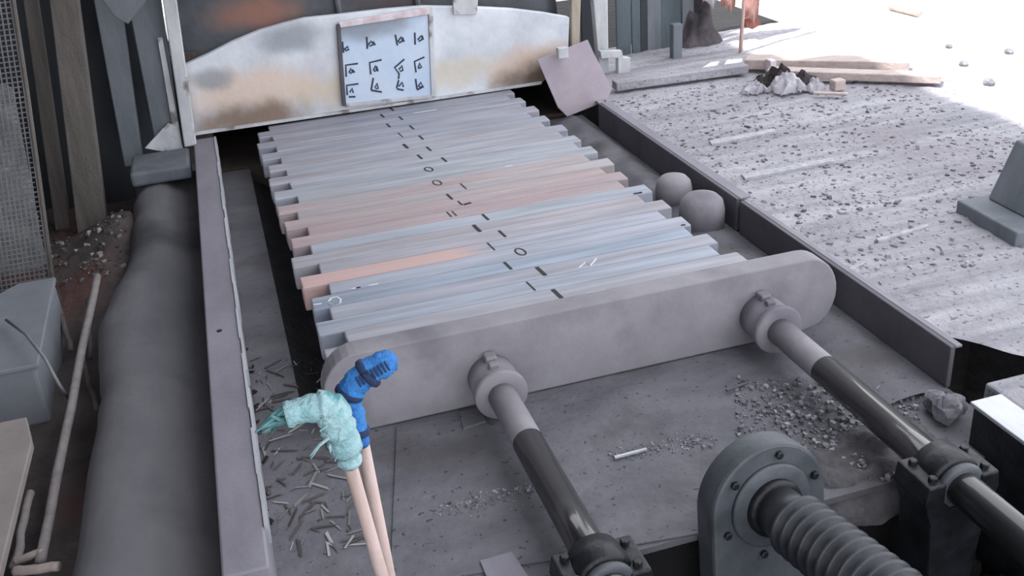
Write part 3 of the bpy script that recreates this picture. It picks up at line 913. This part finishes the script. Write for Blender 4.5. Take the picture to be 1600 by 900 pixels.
# ------------------------------------------------------------------ control levers
def wrap(b, pts, rads, n=16, sd=0):
    """a rag wound about a bar: overlapping lumpy turns"""
    P_ = [Vector(p) for p in pts]
    seg = []
    for i in range(len(P_)-1):
        for k in range(6):
            seg.append((P_[i].lerp(P_[i+1], k/6), rads[i]+(rads[i+1]-rads[i])*k/6))
    seg.append((P_[-1], rads[-1]))
    pp = [s[0] for s in seg]
    rr = [s[1]*(1+(0.05 if sd < 0.5 else 0.035)*math.sin(i*1.3+sd)+0.16*noise.noise((i*0.45, sd, 0))) for i, s in enumerate(seg)]
    tube(b, pp, rr, n, True, 0.09 if sd < 0.5 else 0.03)
LY = 1.2
def L3(px, py, dy=0.0): return on_y(px, py, LY+dy)
def lever(name_, shaft_px, head_px, head_r, rag, label, dy):
    base = L3(*shaft_px[0], dy)
    t = thing('lever', label, 'lever', (base.x, base.y, -0.42), 'control levers')
    b = NB()
    top = L3(*shaft_px[1], dy)
    dirv = (top-base).normalized()
    foot = base - dirv*((base.z+0.418)/dirv.z)
    bend = [L3(a, c, dy) for a, c in head_px]
    tube(b, [foot, base, top], 0.0098, 14)
    build('shaft', b, 'wood', t, True)
    b = NB(); wrap(b, bend, head_r, sd=dy*50)
    return build('rag_grip', b, rag, t, True)
t1 = lever('a', ((597, 900), (546, 722)), [(548, 726), (541, 700), (527, 665), (518, 641), (508, 633), (490, 637), (446, 649)], [0.014, 0.022, 0.024, 0.024, 0.021, 0.019, 0.0175], 'cyan', 'left hand lever with a pale cyan rag grip bent to the left', 0.0)
def tie(t, px, r, m, dy, d):
    b = NB(); p = L3(*px, dy)
    lathe(b, [(-0.006, r), (-0.003, r+0.003), (0.003, r+0.003), (0.006, r)], p, d, 20)
    build('twine', b, m, t, True)
b = NB()
rr = random.Random(3)
for k in range(11):
    A = L3(448, 646+rr.uniform(-10, 14), 0)
    B_ = L3(402+rr.uniform(-4, 24), 662+rr.uniform(-16, 20), rr.uniform(-.02, .02))
    Cc = A.lerp(B_, .5)+Vector((0, 0, rr.uniform(-.004, .010)))
    tube(b, [A, Cc, B_], [0.0035, 0.003, 0.0015], 6)
build('frayed_end', b, 'teal', t1)['label'] = 'frayed teal end of the rag'
b = NB()
for k in range(7):
    A = L3(520+rr.uniform(-8, 20), 675+rr.uniform(-15, 25), -0.02)
    B_ = A + Vector((rr.uniform(-.03, .0), rr.uniform(-.02, .0), rr.uniform(-.03, .005)))
    tube(b, [A, A.lerp(B_, .5)+Vector((0, 0, .004)), B_], [0.002, 0.0015, 0.0008], 5)
build('loose_threads', b, 'cyan', t1)
t2 = lever('b', ((608, 900), (566, 690)), [(563, 694), (556, 665), (549, 636), (545, 616), (560, 594), (584, 575), (606, 567), (619, 566)], [0.013, 0.0165, 0.0165, 0.018, 0.0205, 0.0205, 0.018, 0.011], 'blue', 'right hand lever with a bright blue rag grip bent to the right', 0.035)
for (px, d, r) in (((546, 614), (0.5, 0, 0.85), 0.018), ((557, 672), (0.2, 0, 1), 0.0165), ((575, 583), (0.8, 0, 0.5), 0.0205)):
    tie(t2, px, r, 'darkblue', 0.035, d)
b = NB()
for k in range(9):
    px = 556+k*5.6
    A = L3(px, 590-(k*3.1), 0.0145); B_ = L3(px+8, 604-(k*3.2), 0.0145)
    tube(b, [A, B_], 0.0016, 5)
build('dark_binding', b, 'darkblue', t2)

# ------------------------------------------------------------------ things on the channel floor
b = NB(); pl = [on_z(a, c, 0.002) for a, c in ((750, 880), (800, 866), (826, 905), (765, 915))]
prism(b, pl, (0, 0, 0.010), 0.001)
tag(build('steel_tab', b, 'rail'), 'small pale steel plate lying at the bottom edge left of the rod guide', 'plate')
b = NB(); pl = [on_z(a, c, 0.001) for a, c in ((718, 648), (752, 640), (760, 662), (724, 674))]
prism(b, pl, (0, 0, 0.012), 0.002)
tag(build('floor_lug', b, 'floor'), 'small rusty lug on the floor plate below the pusher', 'lug')
b = NB(); pl = [on_z(a, c, 0.001) for a, c in ((620, 668), (1010, 600), (1095, 690), (1090, 835), (700, 905), (610, 905))]
prism(b, pl, (0, 0, 0.005), 0.001)
tag(build('floor_plate', b, 'floor'), 'thin steel cover plate on the channel floor in front of the pusher', 'plate')
for (a, c, e, lab) in (((960, 715), (1010, 702), 0.006, 'pale bolt-like rod lying on the floor plate, with grit beside it'), ((1135, 610), (1168, 598), 0.005, 'short dark pin lying on the floor by the right rod')):
    b = NB(); tube(b, [on_z(*a, 0.014), on_z(*c, 0.014)], e, 8)
    tag(build('pin', b, 'bright' if e > 0.0055 else 'plate'), lab, 'pin')
def in_px(x0, x1, y0, y1, z):
    def f():
        p = on_z(random.uniform(x0, x1), random.uniform(y0, y1), z)
        return (p.x, p.y, z)
    return f
def along(a, c, spread, z):
    def f():
        k = random.random()
        p = on_z(a[0]+(c[0]-a[0])*k + random.gauss(0, spread), a[1]+(c[1]-a[1])*k + random.gauss(0, spread), z)
        return (p.x, p.y, z)
    return f
random.seed(21)
tag(chips('splinters', 170, in_px(392, 560, 560, 860, 0.003), 0.002, 0.007, 'mixdark', 0.25, 7.0, 1.0), 'grey and dark splinters scattered on the floor right of the rail', 'debris', kind='stuff')
tag(chips('scale_flakes', 60, along((385, 560), (412, 850), 6, 0.004), 0.003, 0.010, 'pit', 0.3, 2.6, 1.0), 'black flakes of scale on the floor along the rail', 'debris', kind='stuff')
tag(chips('grit', 260, along((690, 800), (840, 760), 8, 0.006), 0.0015, 0.006, 'mix', 0.7), 'streak of grit on the floor plate left of the left rod', 'debris', kind='stuff')
tag(chips('bright_grit', 300, along((960, 712), (1110, 688), 6, 0.006), 0.0015, 0.006, 'mix', 0.7), 'streak of bright grit on the floor plate between the rods', 'debris', kind='stuff')
tag(chips('gravel', 1500, in_px(1150, 1440, 590, 750, 0.003), 0.002, 0.010, 'mix', 0.7), 'grey and pale gravel heaped on the floor behind the bellows drum', 'debris', kind='stuff')
def pit_place():
    return (random.uniform(1.25, 1.85), random.uniform(1.2, 1.9), -0.41 + 0.12*random.random())
tag(chips('pit_rubble', 500, pit_place, 0.01, 0.05, 'pit', 0.8), 'near-black rubble filling the pit under the right rod', 'debris', kind='stuff')
random.seed(31)
# bank of dirt spilling into the pit
b = NB()
def bank(u, v):
    x = 1.29 + u*0.555; y = 1.905 + v*0.335
    rim = min(1, u*5, (1-u)*8)*min(1, (1-v)*2.2)
    top = -0.012 + rim*(0.032 + 0.030*noise.noise((x*9, y*9, 2)) + 0.012*noise.noise((x*30, y*30, 7)))
    drop = max(0, 1-v/0.25)
    return (x, y + 0.02*noise.noise((x*9, 1, 1)), top - 0.13*drop**1.5)
sheet(b, 70, 50, bank)
tag(build('dirt_bank', b, 'dirt', smooth=True), 'bank of grey dirt sliding into the pit around the right rod', 'dirt', kind='stuff')

# right bracket beam and gap
t = thing('channel_beam', 'steel channel beam with a bright top at the right edge, beside the right rod', 'beam', (1.95, 1.6, -0.4))
b = NB(); box(b, 1.862, 1.955, 1.0, 2.00, -0.418, 0.128, 0.003)
build('web', b, 'grease', t)
b = NB(); box(b, 1.855, 1.96, 0.99, 2.01, 0.129, 0.142, 0.003)
build('top_flange', b, 'bright', t)['label'] = 'bright bare top'
b = NB()
rr = random.Random(8)
for k in range(5):
    p = (1.905+rr.uniform(-.035, .035), 2.13+rr.uniform(-.04, .05), 0.028+rr.uniform(0, .035))
    bb = bmesh.new(); bmesh.ops.create_icosphere(bb, subdivisions=2, radius=rr.uniform(.028, .045))
    for v in bb.verts:
        v.co *= 1+0.35*noise.noise(v.co*30+Vector((k*5, 0, 0)))
        v.co += Vector(p)
    o = build('slag_lump', bb, 'rubble')
    tag(o, 'rough slag lump in the gap at the end of the near side plate', 'slag', 'slag lumps in the deck gap')

# ------------------------------------------------------------------ deck clutter
random.seed(41)
def deck_place(x0, x1, y0, y1):
    def f():
        x, y = random.uniform(x0, x1), random.uniform(y0, y1)
        return (x, y, deck_h(x, y)-0.001)
    return f
tag(chips('deck_gravel', 5000, deck_place(2.05, 3.62, 2.75, 5.4), 0.002, 0.012, 'mix', 0.55, 1.2, 3.5), 'grey and pale slag gravel strewn over the raised deck', 'gravel', kind='stuff')
# floor plates showing through the ash
for (q, lab) in ((((1158, 275), (1300, 249), (1304, 254), (1164, 282)), 'thin pale strip of deck plate showing through the ash near the side plate joint'),
                 (((1368, 376), (1448, 353), (1452, 356), (1372, 380)), 'thin pale strip lying on the deck in front of the machine block'),
                 (((1108, 222), (1210, 203), (1213, 208), (1112, 228)), 'thin pale strip in the ash half way along the far side plate')):
    pl = [on_z(a, c, 0.128) for a, c in q]
    for p in pl: p.z = 0.122
    b = NB(); prism(b, pl, (0, 0, 0.016), 0.002)
    tag(build('deck_strip', b, 'pale_rubble'), lab, 'strip')

# machine block at the right edge
t = thing('machine_block', 'dark grey machine block on a stepped base at the right edge of the deck', 'machine', (3.0, 3.0, 0.14))
RM = Matrix.Translation((2.71, 3.02, 0)) @ Matrix.Rotation(math.radians(-3), 4, 'Z')
b = NB(); box(b, 0.0, 0.9, -0.20, 0.16, 0.12, 0.185, 0.008, mtx=RM)
build('base', b, 'greypost', t)
b = NB()
pl = [RM @ Vector(p) for p in ((0.11, -0.16, 0.186), (0.11, 0.12, 0.186), (0.20, 0.12, 0.42), (0.20, -0.16, 0.42))]
prism(b, pl, RM.to_3x3() @ Vector((0.65, 0, 0)), 0.008)
build('body', b, 'greypost', t)

# planks at the back of the deck
def plank(pa, pb, wd, th, z, lab, m='plank'):
    A, B_ = on_z(*pa, z), on_z(*pb, z)
    d = B_-A; d.z = 0; ln = d.length; ang = math.atan2(d.y, d.x)
    b = NB(); box(b, 0, ln, -wd/2, wd/2, 0, th, 0.006, mtx=Matrix.Translation((A.x, A.y, z)) @ Matrix.Rotation(ang, 4, 'Z'))
    return tag(build('plank', b, m), lab, 'plank', 'planks at the back of the deck')
plank((1200, 118), (1470, 128), 0.10, 0.045, 0.150, 'long dusty plank at the deck edge, nearest the litter')
plank((1165, 104), (1420, 108), 0.14, 0.06, 0.145, 'long dusty plank lying behind the first, against the bright yard')
plank((960, 140), (1165, 112), 0.09, 0.05, 0.145, 'grey plank running from the foot of the white post to the litter', 'deck')
plank((1270, 147), (1325, 149), 0.03, 0.015, 0.15, 'short pale board beside the crumpled sheets')
# crumpled sheets
def crumple(c, sx, sy, h, seed, m, label, name='crumpled_sheet', cat='litter'):
    b = NB()
    def fn(u, v):
        x = (u-.5)*sx; y = (v-.5)*sy
        e = (1-abs(2*u-1)**3)*(1-abs(2*v-1)**3)
        z = h*e*(0.55+0.9*abs(noise.noise((u*3.3+seed, v*3.3, 0)))) + 0.25*h*abs(noise.noise((u*9, v*9, seed)))
        return (c.x+x+0.25*sx*noise.noise((u*4, v*4, seed+3)), c.y+y+0.25*sy*noise.noise((v*4, u*4, seed+7)), c.z+z)
    sheet(b, 18, 18, fn)
    bmesh.ops.solidify(b, geom=b.faces[:], thickness=0.003)
    return tag(build(name, b, m), label, cat, 'litter heap at the back of the deck')
G = [((1232, 140), .20, .16, .10, 1, 'paper', 'largest crumpled white sheet in the middle of the litter heap'),
     ((1180, 143), .14, .10, .06, 4, 'paper', 'crumpled white scrap at the left of the litter heap'),
     ((1272, 140), .10, .09, .06, 9, 'paper', 'small white scrap right of the largest crumpled sheet'),
     ((1215, 129), .14, .12, .09, 14, 'darkscrap', 'dark crumpled rag behind the white sheets'),
     ((1258, 132), .14, .10, .08, 19, 'darkscrap', 'dark torn sack right behind the largest white sheet'),
     ((1190, 130), .10, .08, .05, 24, 'darkscrap', 'dark scrap at the left back of the litter heap')]
for (px, sx, sy, h, sd, m, lab) in G:
    c = on_z(*px, 0.14); crumple(c, sx, sy, h, sd, m, lab)
b = NB(); p = on_z(1308, 140, 0.14); box(b, p.x-0.035, p.x+0.035, p.y-0.03, p.y+0.03, 0.138, 0.20, 0.008)
tag(build('stone_block', b, 'plank'), 'small square block at the right end of the litter heap', 'block')
b = NB(); p = on_z(1204, 112, 0.14); box(b, p.x-0.02, p.x+0.02, p.y-0.03, p.y+0.03, 0.138, 0.215, 0.004)
tag(build('stone_block', b, 'pinkstrip'), 'upright pale brick behind the litter heap', 'block')

# ------------------------------------------------------------------ posts and clutter right of the furnace
BY = 5.95
upright('steel_post', (927, 950, 0), (934, 951, 78), BY, 0.06, 'palepost', 'white painted post with a bracket foot right of the arch', 'post', z0=0.10)
b = NB(); prism(b, P([(938, 80), (972, 79), (974, 90), (940, 92)], BY-0.05), (0, 0.04, 0), 0.004); prism(b, P([(966, 90), (985, 90), (985, 124), (966, 126)], BY-0.05), (0, 0.05, 0), 0.004)
tag(build('foot_bracket', b, 'palepost'), 'white stepped bracket at the foot of the white post', 'bracket')
upright('steel_post', (893, 908, 0), (893, 906, 60), 5.60, 0.04, 'tan', 'slim tan post between the arch and the white post', 'post', z0=0.1)
t = thing('sheet_screen', 'grey ribbed sheet screen behind the white post', 'screen', (2.7, 6.4, 0.1))
for (a, c, m) in ((910, 930, 'darkwall'), (964, 986, 'screen'), (988, 1001, 'screen'), (1001, 1012, 'darkwall'), (1012, 1034, 'greypost'), (1034, 1064, 'screen'), (1066, 1084, 'greypost')):
    A, B_ = on_y(a, 60, 6.35), on_y(c, 60, 6.35)
    b = NB(); box(b, A.x, B_.x, 6.35, 6.37 if m != 'darkwall' else 6.38, 0.08, 2.2, 0.004)
    build('panel', b, m, t)
upright('stump_post', (1052, 1067, 38), (1052, 1066, 118), 6.05, 0.06, 'greypost', 'short grey stump post standing before the sheet screen', 'post', z0=0.1, ztop=on_y(1060, 38, 6.05).z)
b = NB(); prism(b, P([(1033, 98), (1048, 96), (1062, 118), (1040, 120)], 6.0), (0, 0.05, 0), 0.004)
tag(build('scrap_offcut', b, 'greypost'), 'grey offcut lying at the foot of the stump post', 'scrap')
# dark heap
c = on_z(1118, 92, 0.12)
b = NB()
sheet(b, 30, 24, lambda u, v: (c.x-0.12+u*0.37+0.05*noise.noise((u*5, v*5, 1)), c.y+0.25+v*0.5, 0.06+0.50*math.sin(math.pi*min(1, max(0, u)))**0.6*min(1, v*2.2)*(0.75+0.5*noise.noise((u*4, v*4, 8)))))
tag(build('dark_sack_heap', b, 'sack', smooth=True), 'dark heap of sacks right of the sheet screen', 'heap', kind='stuff')
for (q, lab) in ((((1088, 116), (1110, 102), (1124, 100), (1112, 114)), 'left of two white boards lying before the dark sacks'), (((1126, 113), (1136, 98), (1160, 96), (1158, 109)), 'right of two white boards lying before the dark sacks')):
    pl = [on_z(a, d, 0.15) for a, d in q]
    b = NB(); prism(b, pl, (0, 0, 0.02), 0.003)
    tag(build('white_board', b, 'paper'), lab, 'board', 'white boards by the sacks')
b = NB(); A = on_y(1157, 82, 5.95); tube(b, [A, Vector((A.x+0.03, A.y, 0.9)), Vector((A.x+0.05, A.y, 1.6))], 0.012, 10)
tube(b, [A, Vector((A.x, A.y, 0.12))], 0.012, 10)
tag(build('pink_pole', b, 'pink', smooth=True), 'thin pinkish pole at the edge of the bright yard', 'pole')
for k, (x0, x1, y1, m, lab) in enumerate(((1098, 1122, 10, 'paper', 'white cloth strip hanging at the top edge above the dark sacks'), (1126, 1150, 18, 'pink', 'pink cloth strip hanging above the dark sacks'), (1162, 1186, 34, 'pink', 'pink cloth hanging right of the thin pole'))):
    A, B_ = on_y(x0, y1, 6.2), on_y(x1, y1, 6.2)
    b = NB()
    sheet(b, 10, 10, lambda u, v: (A.x+(B_.x-A.x)*u, 6.2+0.03*math.sin(u*9+v*2), A.z + v*0.7 + 0.03*math.sin(u*7)))
    bmesh.ops.solidify(b, geom=b.faces[:], thickness=0.004)
    tag(build('hanging_cloth', b, m, smooth=True), lab, 'cloth', 'cloths hanging at the yard edge')
b = NB(); prism(b, P([(1164, 30), (1182, 26), (1190, 38), (1176, 46), (1166, 42)], 6.25), (0, 0.05, 0), 0.004)
tag(build('rusty_scrap', b, 'rustred'), 'small rust-red scrap beside the thin pole', 'scrap')

# stones in the yard
for (px, py, s, lab) in ((1545, 133, .035, 'grey stone on the sunlit yard, nearest the deck corner'), (1505, 103, .03, 'small grey stone on the sunlit yard left of the nearest stone'), (1576, 84, .03, 'stone at the right edge of the sunlit yard'), (1482, 75, .025, 'small stone in the middle of the sunlit yard')):
    p = on_z(px, py, 0.06)
    bb = bmesh.new(); bmesh.ops.create_icosphere(bb, subdivisions=2, radius=s)
    for v in bb.verts:
        v.co *= 1+0.3*noise.noise(v.co*30); v.co.z *= .7; v.co += Vector((p.x, p.y, 0.06+s*.5))
    tag(build('stone', bb, 'rubble'), lab, 'stone', 'stones on the yard')
b = NB()
A, B_ = on_z(1392, 16, 0.06), on_z(1436, 27, 0.06)
tube(b, [Vector((A.x, A.y, .09)), Vector((B_.x, B_.y, .09))], 0.03, 10)
tag(build('log', b, 'plank', smooth=True), 'pale log lying far out on the sunlit yard', 'log')

# rubble at the left
random.seed(51)
def soil_place():
    p = on_z(random.uniform(60, 205), random.uniform(345, 440), -0.05)
    u, v = (p.x+3.2)/2.65, (p.y-1.0)/6.2
    return soil_fn(u, v)
tag(chips('soil_rubble', 220, soil_place, 0.004, 0.014, 'mixdark', 0.8, 1, 2.5), 'grey and pale rubble on the soil bank left of the kerb', 'rubble', kind='stuff')
